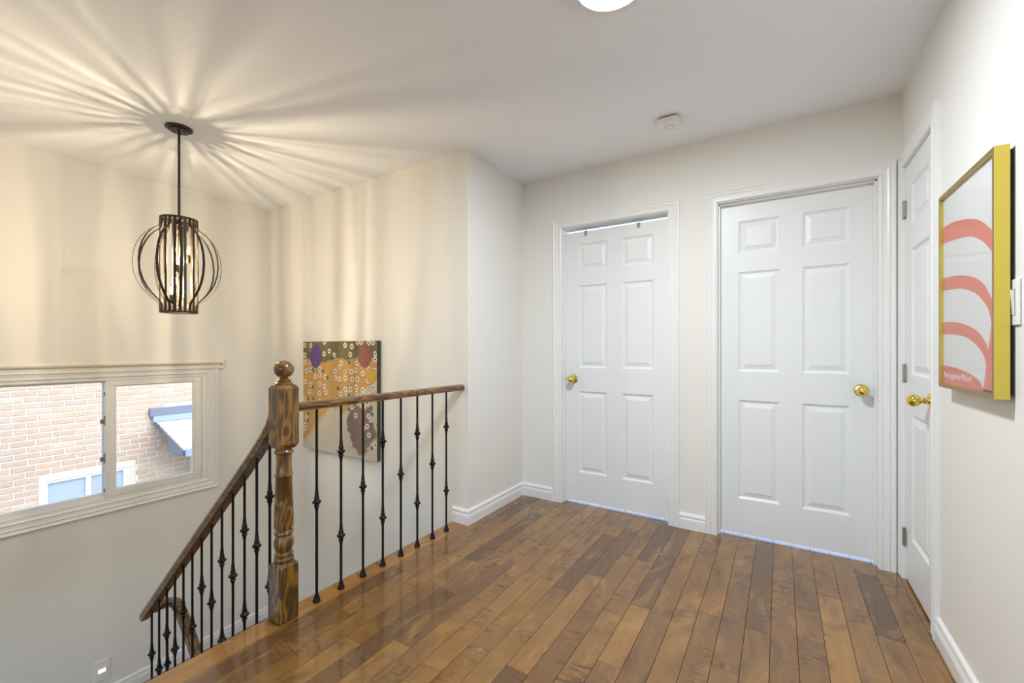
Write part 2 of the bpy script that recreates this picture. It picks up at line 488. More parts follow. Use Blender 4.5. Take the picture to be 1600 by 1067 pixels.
for k in range(k0, k1 + 1):
    xa, xb = max(X0P + k * PW, XN), min(X0P + (k + 1) * PW, XR + 0.02)
    if xb - xa < 0.012: continue
    known = sorted(ends.get(k, []))
    ys = [YB]
    y = YB
    first = known[0] if known else 9
    y += random.uniform(0.25, 1.0)
    while y < min(first - 0.35, YD - 0.25):
        ys.append(y); y += random.choice([0.42, 0.6, 0.75, 0.9, 1.1]) * random.uniform(0.9, 1.1)
    ys += known
    y = ys[-1] + random.uniform(0.5, 0.95)
    while y < YD - 0.1:
        ys.append(y); y += random.uniform(0.45, 0.95)
    ys.append(YD + 0.45)
    for a, c in zip(ys[:-1], ys[1:]): plank(xa, xb, a, c, par=floor)
for a, c in [(YS, 0.985), (0.985, Y1)]:
    nb = MB()
    r = 0.013
    prof = [(XN, -0.012), (XE + 0.02, -0.012), (XE + 0.02, -0.026)]
    prof += [(XE + r - r * math.sin(t), -r - r * math.cos(t)) for t in [PI * i / 6 for i in range(7)]]
    prof += [(XN, 0.0)]
    vs = [(x, yy, z) for yy in (a + 0.0005, c - 0.0005) for x, z in prof]
    m_ = len(prof)
    fs = [(i, (i + 1) % m_, m_ + (i + 1) % m_, m_ + i) for i in range(m_)] + [tuple(range(m_)), tuple(reversed(range(m_, 2 * m_)))]
    nb.add(vs, fs).build('nosing_board', 'nosing', floor)

# ------------------------------------------------------------------ lower landing and stairs
NR = 7; RZ = -ZL / NR; TD = 0.215
XL = XE - 6 * TD                      # front edge of the lower landing
land = struct(MB().box(XW, XL - 0.01, YS, Y1, ZL - 0.15, ZL - 0.012).build('floor_lower', 'gapwood'))
x = XW; i = 0
while x < XL - 0.02:
    x2 = min(x + PW, XL)
    for a, c in ((YS, 0.55 + 0.3 * (i % 3)), (0.55 + 0.3 * (i % 3), Y1)):
        o = plank(x, x2, a, c, par=land); o.location.z = ZL
    x = x2; i += 1
st = root('staircase', (XL, 0.5, ZL), 'dark wooden stairs going down between the landing edge and the window wall', 'staircase')
for k in range(1, 7):
    xa = XE - TD * k; z = -RZ * k
    MB().box(xa - 0.02, xa + TD, YS + 0.002, 1.09, z - 0.03, z).build('tread', 'floor', st, bevel=0.006)
for k in range(0, 7):
    xa = XE + 0.02 - TD * k; z = -RZ * k
    MB().box(xa - 0.02, xa, YS + 0.002, 1.09, z - RZ, z - 0.03).build('riser', 'trim', st)
for k in range(0, 5):                 # the second flight runs back under the landing rail
    xa = XL + TD * k; z = ZL - RZ * (k + 1)
    MB().box(xa, xa + TD + 0.02, 1.10, Y1 - 0.002, z - 0.03, z).build('tread', 'floor', st, bevel=0.006)
    MB().box(xa - 0.02, xa, 1.10, Y1 - 0.002, z, z + RZ - 0.03).build('riser', 'trim', st)
struct(MB().box(XE + 0.06, XE + 0.12, YS, Y1, -3.0, -0.30).build('wall_under_landing', 'wall'))

# ------------------------------------------------------------------ baseboards
BB = [(0, 0), (0.016, 0), (0.016, 0.051), (0.013, 0.053), (0.0155, 0.055), (0.0150, 0.060), (0.0095, 0.072), (0.0070, 0.0745), (0.0135, 0.0765), (0.0140, 0.081), (0.0110, 0.092), (0.004, 0.097), (0, 0.097)]
def baseboard(name, pts, z=0.0, side=1):
    """pts: wall-line points; the board stands to the left of the walk (side = 1)"""
    P = [Vector((a, c)) for a, c in pts]; n = len(P); vs = []; fs = []; m_ = len(BB)
    for i, q in enumerate(P):
        d0 = (P[i] - P[i - 1]).normalized() if i > 0 else (P[1] - P[0]).normalized()
        d1 = (P[i + 1] - P[i]).normalized() if i < n - 1 else d0
        n0 = Vector((-d0.y, d0.x)) * side; n1 = Vector((-d1.y, d1.x)) * side
        nn = (n0 + n1); nn = nn / (1 + n0.dot(n1))
        for t, hh in BB: vs.append((q.x + nn.x * t, q.y + nn.y * t, z + hh))
    for i in range(n - 1):
        for k in range(m_):
            k2 = (k + 1) % m_
            fs.append((i * m_ + k, i * m_ + k2, (i + 1) * m_ + k2, (i + 1) * m_ + k))
    fs += [tuple(range(m_)), tuple(reversed(range((n - 1) * m_, n * m_)))]
    return struct(MB().add(vs, fs).build(name, 'trim'))
CW = 0.066
baseboard('baseboard_return', [(D1[0] - CW, YD), (X1, YD), (X1, Y1), (XE + 0.004, Y1)])
baseboard('baseboard_doors', [(D2[0] - CW, YD), (D1[1] + CW, YD)])
baseboard('baseboard_right', [(XR, YB), (XR, D3[0] - CW)])
baseboard('baseboard_left', [(XW, Y1), (XW, YS)], ZL)
baseboard('baseboard_rear', [(XE, YS - T), (XE, YB), (XR, YB)])

# ------------------------------------------------------------------ doors
CAS = [(0, 0.0), (0, 0.011), (0.006, 0.014), (0.012, 0.014), (0.016, 0.011), (0.030, 0.013), (0.040, 0.017), (0.046, 0.013), (0.054, 0.015), (0.060, 0.019), (0.0655, 0.018), (0.0655, 0.0)]
def casing(l, r, t, plane, axis, parent, sides=(1, 1), z0=0.0, name='casing'):
    """mitred moulding around an opening; axis 'Y': wall faces -Y at y = plane; axis 'X': wall faces -X at x = plane"""
    vs, fs = [], []; m_ = len(CAS)
    path = lambda w_: [(l - w_ * sides[0], z0), (l - w_ * sides[0], t + w_), (r + w_ * sides[1], t + w_), (r + w_ * sides[1], z0)]
    for i in range(4):
        for w_, d in CAS:
            a, z = path(w_)[i]
            vs.append((a, plane - d, z) if axis == 'Y' else (plane - d, a, z))
    for i in range(3):
        for k in range(m_):
            k2 = (k + 1) % m_
            fs.append((i * m_ + k, i * m_ + k2, (i + 1) * m_ + k2, (i + 1) * m_ + k))
    fs += [tuple(range(m_)), tuple(range(3 * m_, 4 * m_))]
    return MB().add(vs, fs).build(name, 'trim', parent)

def panel_mesh(mb, u0, u1, z0, z1, P):
    """sunk moulding with a raised field; P(u, depth, z) maps to world, depth grows into the door"""
    rings = [(0.0, 0.0), (0.004, 0.0035), (0.011, 0.0085), (0.017, 0.0095), (0.040, 0.0035), (0.042, 0.0015)]
    vs, fs = [], []
    for o, d in rings:
        for a, z in ((u0 + o, z0 + o), (u1 - o, z0 + o), (u1 - o, z1 - o), (u0 + o, z1 - o)): vs.append(P(a, d, z))
    for j in range(len(rings) - 1):
        for k in range(4):
            k2 = (k + 1) % 4
            fs.append((j * 4 + k, j * 4 + k2, j * 4 + 4 + k2, j * 4 + 4 + k))
    e = (len(rings) - 1) * 4
    fs.append((e, e + 1, e + 2, e + 3))
    # back of the panel closes it
    return mb.add(vs, fs)

def leaf_with_panels(parent, u0, u1, z0, z1, cols, rows, P, th=0.035):
    us = [u0] + [q for c in cols for q in c] + [u1]
    zs = [z0] + [q for r in rows for q in r] + [z1]
    mb = MB()
    def rect(a, c, d0, d1):
        vs = [P(a, 0, d0), P(c, 0, d0), P(c, 0, d1), P(a, 0, d1)]
        mb.add(vs, [(0, 1, 2, 3)])
    for i in range(len(us) - 1):
        for j in range(len(zs) - 1):
            if i % 2 == 1 and j % 2 == 1: continue
            rect(us[i], us[i + 1], zs[j], zs[j + 1])
    vs = [P(u0, 0, z0), P(u1, 0, z0), P(u1, 0, z1), P(u0, 0, z1), P(u0, th, z0), P(u1, th, z0), P(u1, th, z1), P(u0, th, z1)]
    mb.add(vs, [(4, 5, 6, 7), (0, 1, 5, 4), (1, 2, 6, 5), (2, 3, 7, 6), (3, 0, 4, 7)])
    leaf = mb.build('door_leaf', 'door', parent)
    for c in cols:
        for r in rows:
            pm = MB(); panel_mesh(pm, c[0], c[1], r[0], r[1], P)
            pm.build('panel', 'door', leaf)
    return leaf

def knob(parent, pos, axis, sgn):
    """rose, neck and ball on the axis, pointing sgn"""
    rose = MB().lathe([(0.0, 0.0), (0.033, 0.0), (0.033, sgn * 0.003), (0.029, sgn * 0.007), (0.016, sgn * 0.009), (0.0, sgn * 0.010)], pos, 24, axis, cap=False).build('rose', 'brass', parent, smooth=True)
    kb = [(0.0115, sgn * 0.008), (0.0115, sgn * 0.016), (0.014, sgn * 0.018), (0.014, sgn * 0.021), (0.0105, sgn * 0.024), (0.0105, sgn * 0.028)]
    for i in range(0, 11):
        t = 0.42 + (PI - 0.42) * i / 10
        kb.append((0.0265 * math.sin(t), sgn * (0.052 - 0.0245 * math.cos(t))))
    MB().lathe(kb, pos, 24, axis, cap=False).build('knob', 'brass', parent, smooth=True)

def swing_in_door(name, label, l, r, knob_u, ajar_top):
    ctr = (l + r) / 2
    d = root(name, (ctr, YD, 0), label, kind='structure')
    casing(l, r, DT, YD, 'Y', d)
    jl, jr, jt = l + 0.004, r - 0.004, DT - 0.004
    j = MB()
    j.box(l - R_, jl, YD - 0.001, YD + T, 0, jt); j.box(jr, r + R_, YD - 0.001, YD + T, 0, jt)
    j.box(l - R_, r + R_, YD - 0.001, YD + T, jt, DT + R_)
    j.build('jamb', 'trim', d)
    FY = YD + 0.060
    s_ = MB()
    s_.box(jl, jl + 0.010, YD + 0.026, FY - 0.001, 0, jt); s_.box(jr - 0.010, jr, YD + 0.026, FY - 0.001, 0, jt)
    if not ajar_top: s_.box(jl, jr, YD + 0.026, FY - 0.001, jt - 0.010, jt)
    s_.build('stop', 'trim', d, bevel=0.002)
    z0 = 0.016; z1 = jt - (0.025 if ajar_top else 0.003)
    wd = (jr - jl)
    cols = [(ctr - 0.271, ctr - 0.054), (ctr + 0.054, ctr + 0.271)]
    rows = [(0.228, 0.829), (1.004, 1.612), (1.724, 1.922)]
    lf = leaf_with_panels(d, jl + 0.003, jr - 0.003, z0, z1, cols, rows, lambda a, dd, z: (a, FY + dd, z))
    knob(lf, (knob_u, FY, 0.918), 'Y', -1)
    return d
door1 = swing_in_door('door_1', 'white six-panel door nearest the corner, brass knob on its left edge', D1[0], D1[1], -1.310, True)
door2 = swing_in_door('door_2', 'white six-panel door in the middle, brass knob on its right edge', D2[0], D2[1], 0.372, False)

d3 = root('door_3', (XR, (D3[0] + D3[1]) / 2, 0), 'narrow white three-panel closet door on the right wall', kind='structure')
# casing on the right wall, squeezed against the corner on its far side
vs = []
casing(D3[0], D3[1], DT3, XR, 'X', d3, sides=(1, 0.80))
j = MB()
j.box(XR - 0.001, XR + 0.09, D3[0] - R_, D3[0] + 0.004, 0, DT3 - 0.004); j.box(XR - 0.001, XR + 0.09, D3[1] - 0.004, D3[1] + R_, 0, DT3 - 0.004)
j.box(XR - 0.001, XR + 0.09, D3[0] - R_, D3[1] + R_, DT3 - 0.004, DT3 + R_)
j.build('jamb', 'trim', d3)
s_ = MB(); s_.box(XR + 0.040, XR + 0.055, D3[0] + 0.004, D3[0] + 0.014, 0, DT3 - 0.004); s_.box(XR + 0.040, XR + 0.055, D3[1] - 0.014, D3[1] - 0.004, 0, DT3 - 0.004)
s_.build('stop', 'trim', d3)
lf3 = leaf_with_panels(d3, D3[0] + 0.007, D3[1] - 0.007, 0.012, DT3 - 0.008, [(2.445, 2.730)], [(0.232, 0.830), (1.018, 1.617), (1.735, 1.930)], lambda a, dd, z: (XR + 0.002 + dd, a, z))
knob(lf3, (XR + 0.002, 2.425, 0.925), 'X', -1)
for z in (0.210, 1.022, 1.833):
    hg = MB()
    hg.lathe([(0.0065, -0.038), (0.0065, 0.038)], (XR - 0.005, D3[1] - 0.003, z), 10)
    hg.lathe([(0.0075, 0.038), (0.0075, 0.042), (0.004, 0.045)], (XR - 0.005, D3[1] - 0.003, z), 10)
    hg.lathe([(0.004, -0.045), (0.0075, -0.042), (0.0075, -0.038)], (XR - 0.005, D3[1] - 0.003, z), 10)
    hg.box(XR - 0.003, XR + 0.001, D3[1] - 0.026, D3[1] + 0.022, z - 0.038, z + 0.038)
    hg.build('hinge', 'nickel', d3, smooth=True)

# over-door hooks on door 1
for i, (hx, lab) in enumerate([(-1.213, 'small grey hook over the top edge of the left door, nearer its knob side'), (-0.826, 'small grey hook over the top edge of the left door, farther from the knob')]):
    h_ = MB(); FY = YD + 0.060; zt = DT - 0.029
    h_.box(hx - 0.010, hx + 0.010, FY - 0.003, FY + 0.038, zt + 0.0005, zt + 0.0025)
    h_.box(hx - 0.010, hx + 0.010, FY - 0.003, FY - 0.0006, zt - 0.030, zt + 0.0025)
    h_.box(hx - 0.010, hx + 0.010, FY + 0.0356, FY + 0.038, zt - 0.02, zt + 0.0025)
    h_.box(hx - 0.005, hx + 0.005, FY - 0.016, FY - 0.003, zt - 0.032, zt - 0.028)
    o = h_.build('door_hook', 'nickel', loc=(hx, FY, zt))
    tag(o, lab, 'hook', 'hooks over the left door')

# ------------------------------------------------------------------ window
win = root('window_1', (XW, 1.05, WZ0), 'white sliding window above the stairs with neighbouring brick house behind', kind='structure')
# picture-frame casing
vs, fs = [], []; m_ = len(CAS)
CY0, CY1, CZ0, CZ1 = WY0 + 0.005, WY1 - 0.005, WZ0 + 0.006, WZ1 - 0.006
for i in range(4):
    for w_, d in CAS:
        w_ *= 1.18
        a = CY0 - w_ if i in (0, 3) else CY1 + w_
        z = CZ0 - w_ if i in (0, 1) else CZ1 + w_ * 0.7
        vs.append((XW + d, a, z))
for i in range(4):
    for k in range(m_):
        k2 = (k + 1) % m_; jn = (i + 1) % 4
        fs.append((i * m_ + k, i * m_ + k2, jn * m_ + k2, jn * m_ + k))
MB().add(vs, fs).build('casing', 'trim', win)
def rect_frame(mb, x0, x1, y0, y1, z0, z1, wy, wb, wt=None):
    wt = wt or wb
    mb.box(x0, x1, y0, y1, z0, z0 + wb); mb.box(x0, x1, y0, y1, z1 - wt, z1)
    mb.box(x0, x1, y0, y0 + wy, z0 + wb, z1 - wt); mb.box(x0, x1, y1 - wy, y1, z0 + wb, z1 - wt)
    return mb
f_ = rect_frame(MB(), XW - T, XW + 0.004, WY0, WY1, WZ0, WZ1, 0.048, 0.030)
f_.build('frame', 'vinyl', win, bevel=0.002)
# right sash (near track)
sa = rect_frame(MB(), XW - 0.030, XW + 0.002, 1.055, 1.655, WZ0 + 0.031, WZ1 - 0.031, 0.052, 0.052, 0.040)
so = sa.build('sash', 'vinyl', win, bevel=0.003)
MB().box(XW - 0.016, XW - 0.012, 1.105, 1.605, WZ0 + 0.083, WZ1 - 0.071).build('pane', 'glass', so)
rect_frame(MB(), XW - 0.020, XW - 0.006, 1.107, 1.603, WZ0 + 0.083, WZ1 - 0.071, 0.009, 0.006).build('glazing_bead', 'plastic', so)
# left sash (far track), thin frame
sb = rect_frame(MB(), XW - 0.080, XW - 0.050, WY0 + 0.048, 1.080, WZ0 + 0.031, WZ1 - 0.031, 0.026, 0.030, 0.012)
so2 = sb.build('sash', 'vinyl', win, bevel=0.003)
MB().box(XW - 0.067, XW - 0.063, WY0 + 0.07, 1.055, WZ0 + 0.06, WZ1 - 0.042).build('pane', 'glass', so2)
tr = MB()
for xx in (-0.044, -0.028, -0.012): tr.box(XW + xx - 0.002, XW + xx + 0.002, WY0 + 0.048, 1.056, WZ0 + 0.030, WZ0 + 0.044)
tr.box(XW - 0.044, XW - 0.040, WY0 + 0.048, 1.056, WZ1 - 0.045, WZ1 - 0.030)
tr.build('track', 'plastic', win)
for z in (0.63, 0.36):
    la = MB(); la.box(XW - 0.026, XW - 0.004, 1.046, 1.056, z - 0.035, z + 0.035); la.box(XW - 0.020, XW - 0.010, 1.030, 1.046, z - 0.022, z + 0.010)
    la.build('latch', 'nickel', win, bevel=0.003)
for z in (0.82, 0.13):
    MB().box(XW - 0.022, XW - 0.008, 1.050, 1.0556, z - 0.014, z + 0.014).build('latch', 'seam', win, bevel=0.002)

# two unseen windows, added for cool fill daylight: at the end of the hall and low beside the stairs
for nm, hl, yy, lab in (('window_fill_hall', HOLE_R, YB, 'tall white window added unseen at the end of the hall for fill daylight'), ('window_fill_stair', HOLE_S, YS, 'low white window added unseen beside the stairs for cool daylight from below')):
    wn = root(nm, ((hl[0] + hl[1]) / 2, yy, hl[2]), lab, kind='structure')
    fr = MB()
    fr.box(hl[0], hl[1], yy - 0.09, yy + 0.01, hl[2], hl[2] + 0.05); fr.box(hl[0], hl[1], yy - 0.09, yy + 0.01, hl[3] - 0.05, hl[3])
    fr.box(hl[0], hl[0] + 0.05, yy - 0.09, yy + 0.01, hl[2], hl[3]); fr.box(hl[1] - 0.05, hl[1], yy - 0.09, yy + 0.01, hl[2], hl[3])
    mx_ = (hl[0] + hl[1]) / 2; fr.box(mx_ - 0.025, mx_ + 0.025, yy - 0.08, yy, hl[2], hl[3])
    fr.build('frame', 'vinyl', wn)
    MB().box(hl[0] + 0.05, hl[1] - 0.05, yy - 0.05, yy - 0.045, hl[2] + 0.05, hl[3] - 0.05).build('pane', 'glass', wn)

# roller blind
rb = root('roller_blind', (XW, 1.05, 1.03), 'rolled-up cream roller blind above the window', 'blind')
MB().lathe([(0.0185, 0.30), (0.0185, 1.795)], (XW + 0.030, 0, 1.034), 20, 'Y').build('roller', 'blind', rb, smooth=True)
MB().box(XW + 0.012, XW + 0.022, 0.30, 1.79, 0.985, 1.034).build('fabric', 'blind', rb)
MB().sweep(circle(0.0075, 10), [(XW + 0.017, 0.295, 0.984), (XW + 0.017, 1.80, 0.984)]).build('bottom_bar', 'plastic', rb, smooth=True)
for yy in (0.292, 1.797):
    MB().box(XW, XW + 0.055, yy, yy + 0.006, 1.005, 1.062).build('bracket', 'plastic', rb, bevel=0.002)
MB().lathe([(0.012, 1.80), (0.012, 1.81), (0.006, 1.815)], (XW + 0.017, 0, 0.984), 12, 'Y').build('end_cap', 'plastic', rb, smooth=True)

# ------------------------------------------------------------------ neighbour's house behind the window
NX = -7.70
nh = root('neighbour_house', (NX, 2.0, -3.0), 'sunlit tan brick house with shingled bay roof outside the window', 'house')
NWY0, NWY1, NWZ1 = 1.375, 2.305, -0.415
wl = MB(); wl.box(NX - 0.2, NX - 0.008, 0.2, NWY0, -3.0, 2.6); wl.box(NX - 0.2, NX - 0.008, NWY1, 4.4, -3.0, 2.6)
wl.box(NX - 0.2, NX - 0.008, NWY0, NWY1, NWZ1, 2.6); wl.box(NX - 0.2, NX - 0.008, NWY0, NWY1, -3.0, -1.6)
nwall = wl.build('brick_wall', 'mortar', nh)
bme = None
def brick_mesh(L):
    mb = MB(); mb.box(-0.09, 0.0, -L / 2, L / 2, -0.0315, 0.0315)
    me = bpy.data.meshes.new('brick')
    me.from_pydata(mb.v, [], mb.f)
    bm = bmesh.new(); bm.from_mesh(me); bmesh.ops.recalc_face_normals(bm, faces=bm.faces)
    fr = [e for e in bm.edges if all(v.co.x > -0.01 for v in e.verts)]
    bmesh.ops.bevel(bm, geom=fr, offset=0.004, segments=1, affect='EDGES')
    bm.to_mesh(me); bm.free(); me.materials.append(M['brick'])
    return me
BM = {}
rnd = random.Random(3)
CO, BL = 0.0755, 0.2135
for rix in range(-15, 14):
    z = CO * rix
    y = 0.52 + (rix % 2) * BL / 2 + rnd.uniform(-0.02, 0.02)
    while y < 3.35:
        a, c = y + 0.006, y + BL - 0.006
        segs = [(a, c)]
        if z - 0.035 < NWZ1 and c > NWY0 - 0.01 and a < NWY1 + 0.01:
            segs = []
            if a < NWY0 - 0.05: segs.append((a, NWY0 - 0.012))
            if c > NWY1 + 0.05: segs.append((NWY1 + 0.012, c))
        for (a2, c2) in segs:
            if a2 > 0.85 - 0.15 or True:
                if (c2 < 0.80) or (z > 0.80) or (z < -0.95): continue
                if z > 0.30 + 0.05 or a2 < 2.60 or (z < 0.0 and a2 < 2.90):
                    key = round(c2 - a2, 2)
                    if key not in BM: BM[key] = brick_mesh(key)
                    o = bpy.data.objects.new('brick', BM[key]); C.objects.link(o); o.parent = nwall
                    o.location = Vector((NX + rnd.uniform(-0.002, 0.002), (a2 + c2) / 2, z)) - ORG[nh]
        y += BL
nf = rect_frame(MB(), NX - 0.06, NX + 0.012, NWY0, NWY1, -1.6, NWZ1, 0.055, 0.06, 0.085).build('window_frame', 'cream', nh, bevel=0.004)
MB().box(NX - 0.05, NX - 0.005, NWY0 + 0.055, NWY1 - 0.055, NWZ1 - 0.115, NWZ1 - 0.085).build('sash_rail', 'plastic', nf)
MB().box(NX - 0.05, NX - 0.005, 1.800, 1.848, -1.54, NWZ1 - 0.115).build('mullion', 'plastic', nf)
MB().box(NX - 0.05, NX - 0.005, NWY0 + 0.055, NWY0 + 0.08, -1.54, NWZ1 - 0.115).build('sash_stile', 'plastic', nf)
MB().box(NX - 0.05, NX - 0.005, NWY1 - 0.125, NWY1 - 0.055, -1.54, NWZ1 - 0.115).build('sash_stile', 'plastic', nf)
MB().box(NX - 0.035, NX - 0.03, NWY0 + 0.08, 1.80, -1.54, NWZ1 - 0.115).build('pane', 'blinds_glass', nf)
MB().box(NX - 0.035, NX - 0.03, 1.848, NWY1 - 0.125, -1.54, NWZ1 - 0.115).build('pane', 'blinds_glass', nf)
# bay roof: flashing, sloping courses of shingles, rake board, eave box
EX, EY = -6.80, 2.535
br = MB().box(-7.26, EX + 0.0, EY + 0.015, 4.3, -0.30, -0.275).build('bay_soffit', 'flash_dark', nh)
MB().box(NX, NX + 0.05, EY - 0.08, 4.3, 0.170, 0.288).build('wall_flashing', 'flash_dark', nh, bevel=0.004)
MB().box(NX, NX + 0.075, EY - 0.045, 4.3, 0.085, 0.170).build('wall_flashing', 'flash', nh, bevel=0.004)
rz0, rz1 = 0.095, -0.190
vs = [(NX, EY, rz0 - 0.02), (EX, EY, rz1 - 0.02), (EX, EY, -0.295), (-7.26, EY, -0.295), (-7.26, EY, -0.12)]
vs2 = [(a, EY + 0.03, c) for a, _, c in vs]
n5 = 5
MB().add(vs + vs2, [tuple(range(5)), tuple(reversed(range(5, 10)))] + [(i, (i + 1) % 5, 5 + (i + 1) % 5, 5 + i) for i in range(5)]).build('rake_board', 'flash_dark', nh)
NCRS = 7
for i in range(NCRS):
    t0, t1 = i / NCRS, (i + 1) / NCRS + 0.03
    xa, za = NX + 0.06 + (EX - NX - 0.04) * t0, rz0 - 0.012 + (rz1 - rz0) * t0
    xb, zb = NX + 0.06 + (EX - NX - 0.04) * t1, rz0 - 0.012 + (rz1 - rz0) * t1
    vs = [(xa, EY - 0.012, za), (xb, EY - 0.012, zb + 0.024), (xb, EY - 0.012, zb - 0.002), (xa, EY - 0.012, za - 0.012)]
    vs2 = [(a, 4.3, c) for a, _, c in vs]
    MB().add(vs + vs2, [(0, 1, 2, 3), (7, 6, 5, 4)] + [(k, (k + 1) % 4, 4 + (k + 1) % 4, 4 + k) for k in range(4)]).build('shingle_course', 'shingle', nh)
MB().box(EX, EX + 0.05, EY + 0.02, 4.3, -0.305, rz1 - 0.012).build('eave_gutter', 'flash', nh, bevel=0.006)
bay = MB().box(NX, EX - 0.35, 2.96, 4.3, -3.0, -0.30).build('bay_wall', 'cream', nh)
gr = MB().box(-12, -4.3, -4, 8, -3.2, -3.0).build('ground', 'ground'); struct(gr)

# ------------------------------------------------------------------ newel post
NXC, NYC = -1.7875, 1.0300
nw = root('newel_post', (NXC, NYC, 0), 'square oak newel post with turned shaft and ball top at the head of the stairs', 'post')
MB().box(NXC - 0.0425, NXC + 0.0425, NYC - 0.0425, NYC + 0.0425, 0.0, 0.236).build('base_block', 'oak_z', nw, bevel=0.005)
shaft = [(0.0425, 0.222), (0.0425, 0.236), (0.040, 0.241), (0.034, 0.244), (0.037, 0.249), (0.040, 0.256), (0.037, 0.262), (0.034, 0.266), (0.036, 0.270), (0.038, 0.276), (0.0345, 0.282),
         (0.031, 0.287), (0.0365, 0.302), (0.0395, 0.318), (0.037, 0.336), (0.0315, 0.350), (0.030, 0.354), (0.036, 0.358), (0.039, 0.365), (0.036, 0.373), (0.0325, 0.378), (0.0335, 0.386),
         (0.0385, 0.388), (0.0388, 0.396), (0.0355, 0.50), (0.0315, 0.598), (0.034, 0.602), (0.0365, 0.608), (0.034, 0.615), (0.0315, 0.619), (0.0295, 0.66), (0.0300, 0.695), (0.035, 0.699), (0.038, 0.706), (0.035, 0.713), (0.031, 0.717), (0.030, 0.76)]
MB().lathe(shaft, (NXC, NYC, 0), 28).build('turned_shaft', 'oak_z', nw, smooth=True)
ub = MB()
def ring8(c, z): # square with chamfered look narrowing at the ends
    return [(NXC + sx * c, NYC + sy * c, z) for sx, sy in ((-1, -1), (1, -1), (1, 1), (-1, 1))]
rs = [(0.033, 0.722), (0.0425, 0.742), (0.0425, 0.975), (0.033, 0.990)]
vs = [q for c, z in rs for q in ring8(c, z)]
fs = [(j * 4 + k, j * 4 + (k + 1) % 4, j * 4 + 4 + (k + 1) % 4, j * 4 + 4 + k) for j in range(3) for k in range(4)] + [(3, 2, 1, 0), (12, 13, 14, 15)]
ub.add(vs, fs).build('upper_block', 'oak_z', nw, bevel=0.002)
fin = [(0.030, 0.985), (0.035, 0.990), (0.036, 0.996), (0.032, 1.000), (0.026, 1.004), (0.029, 1.008), (0.024, 1.013), (0.016, 1.018), (0.015, 1.024)]
for i in range(1, 13):
    t = 0.40 + (PI - 0.40) * i / 12
    fin.append((max(0.0395 * math.sin(t), 0.0005), 1.055 - 0.0385 * math.cos(t)))
MB().lathe(fin, (NXC, NYC, 0), 28).build('ball_finial', 'oak_z', nw, smooth=True)

# ------------------------------------------------------------------ balusters
def knuckle_prof(z):
    return [(0.0065, z - 0.040), (0.0085, z - 0.026), (0.0115, z - 0.022), (0.0120, z - 0.018), (0.0090, z - 0.014), (0.0105, z - 0.010), (0.0190, z - 0.003), (0.0195, z + 0.003), (0.0120, z + 0.009),
            (0.0095, z + 0.012), (0.0120, z + 0.016), (0.0115, z + 0.021), (0.0090, z + 0.026), (0.0065, z + 0.062)]
def baluster(parent, x, y, zb, zt, knots, shoe=True):
    zb_ = zb; prof = []
    mb = MB(); q = 0.0061
    bar = MB().lathe([(q, zb_), (q * 1.02, zb_ + (zt - zb_) * 0.3), (q * 0.97, zb_ + (zt - zb_) * 0.6), (q, zt)], (x, y, 0), 8).build('baluster', 'iron', parent, smooth=True)
    for z in knots: MB().lathe(knuckle_prof(z), (x, y, 0), 14).build('knuckle', 'iron', bar, smooth=True)
    if shoe:
        MB().lathe([(0.0165, zb_), (0.0165, zb_ + 0.006), (0.0145, zb_ + 0.012), (0.0105, zb_ + 0.022), (0.0110, zb_ + 0.026), (0.0095, zb_ + 0.031), (0.0062, zb_ + 0.032)], (x, y, 0), 12).build('shoe', 'iron', bar, smooth=True)
    return bar
def rail_prof(wd, ht):
    """rounded-top handrail outline, origin at the bottom centre"""
    hw = wd / 2
    pts = [(-hw * 0.86, 0), (hw * 0.86, 0), (hw * 0.86, ht * 0.22), (hw, ht * 0.36)]
    for i in range(0, 7):
        t = PI * i / 6
        pts.append((hw * math.cos(t), ht * 0.55 + ht * 0.45 * math.sin(t)))
    pts.append((-hw, ht * 0.36)); pts.append((-hw * 0.86, ht * 0.22))
    return pts
XB = -1.777
lr = root('landing_railing', (XB, 1.62, 0), 'level oak handrail on eight black iron balusters running from newel to painting wall', 'railing')
MB().sweep(rail_prof(0.058, 0.037), [(XB, NYC + 0.0425, 0.873), (XB, Y1 - 0.001, 0.873)]).build('handrail', 'oak_y', lr, smooth=True)
for i in range(8):
    y = 1.175 + 0.1268 * i
    baluster(lr, XB, y, 0.0005, 0.876, [0.450] if i % 2 == 0 else [0.252, 0.653])

RS = 0.905
def rail_z(x): return 0.547 + RS * (x + 2.112)         # underside of the sloping rail
sr = root('stair_railing', (-2.5, NYC, -0.6), 'sloping oak handrail on black iron balusters descending from the newel and turning at the bottom', 'railing')
path = [(NXC - 0.0425, NYC, 0.842), (-1.850, NYC, 0.808), (-1.880, NYC, 0.768), (-1.93, NYC, 0.715)]
x = -2.0
while x > -3.25:
    path.append((x, NYC, rail_z(x))); x -= 0.15
path += [(-3.235, NYC, rail_z(-3.235)), (-3.275, NYC, rail_z(-3.275) + 0.002), (-3.300, NYC, rail_z(-3.300) + 0.006)]
MB().sweep(rail_prof(0.058, 0.050), path, scales=[1.0] * (len(path) - 2) + [0.92, 0.66]).build('handrail', 'oak_x', sr, smooth=True)
for i in range(13):
    x = -1.897 - 0.1072 * i
    k = int((XE - x) / TD) + 1
    zb = max(-RZ * k, ZL)
    kn = [zb + 0.298, zb + 0.690] if i % 2 == 0 else [zb + 0.448]
    baluster(sr, x, NYC, zb + 0.0005, rail_z(x) + 0.006 + (0.02 if i == 0 else 0), kn)

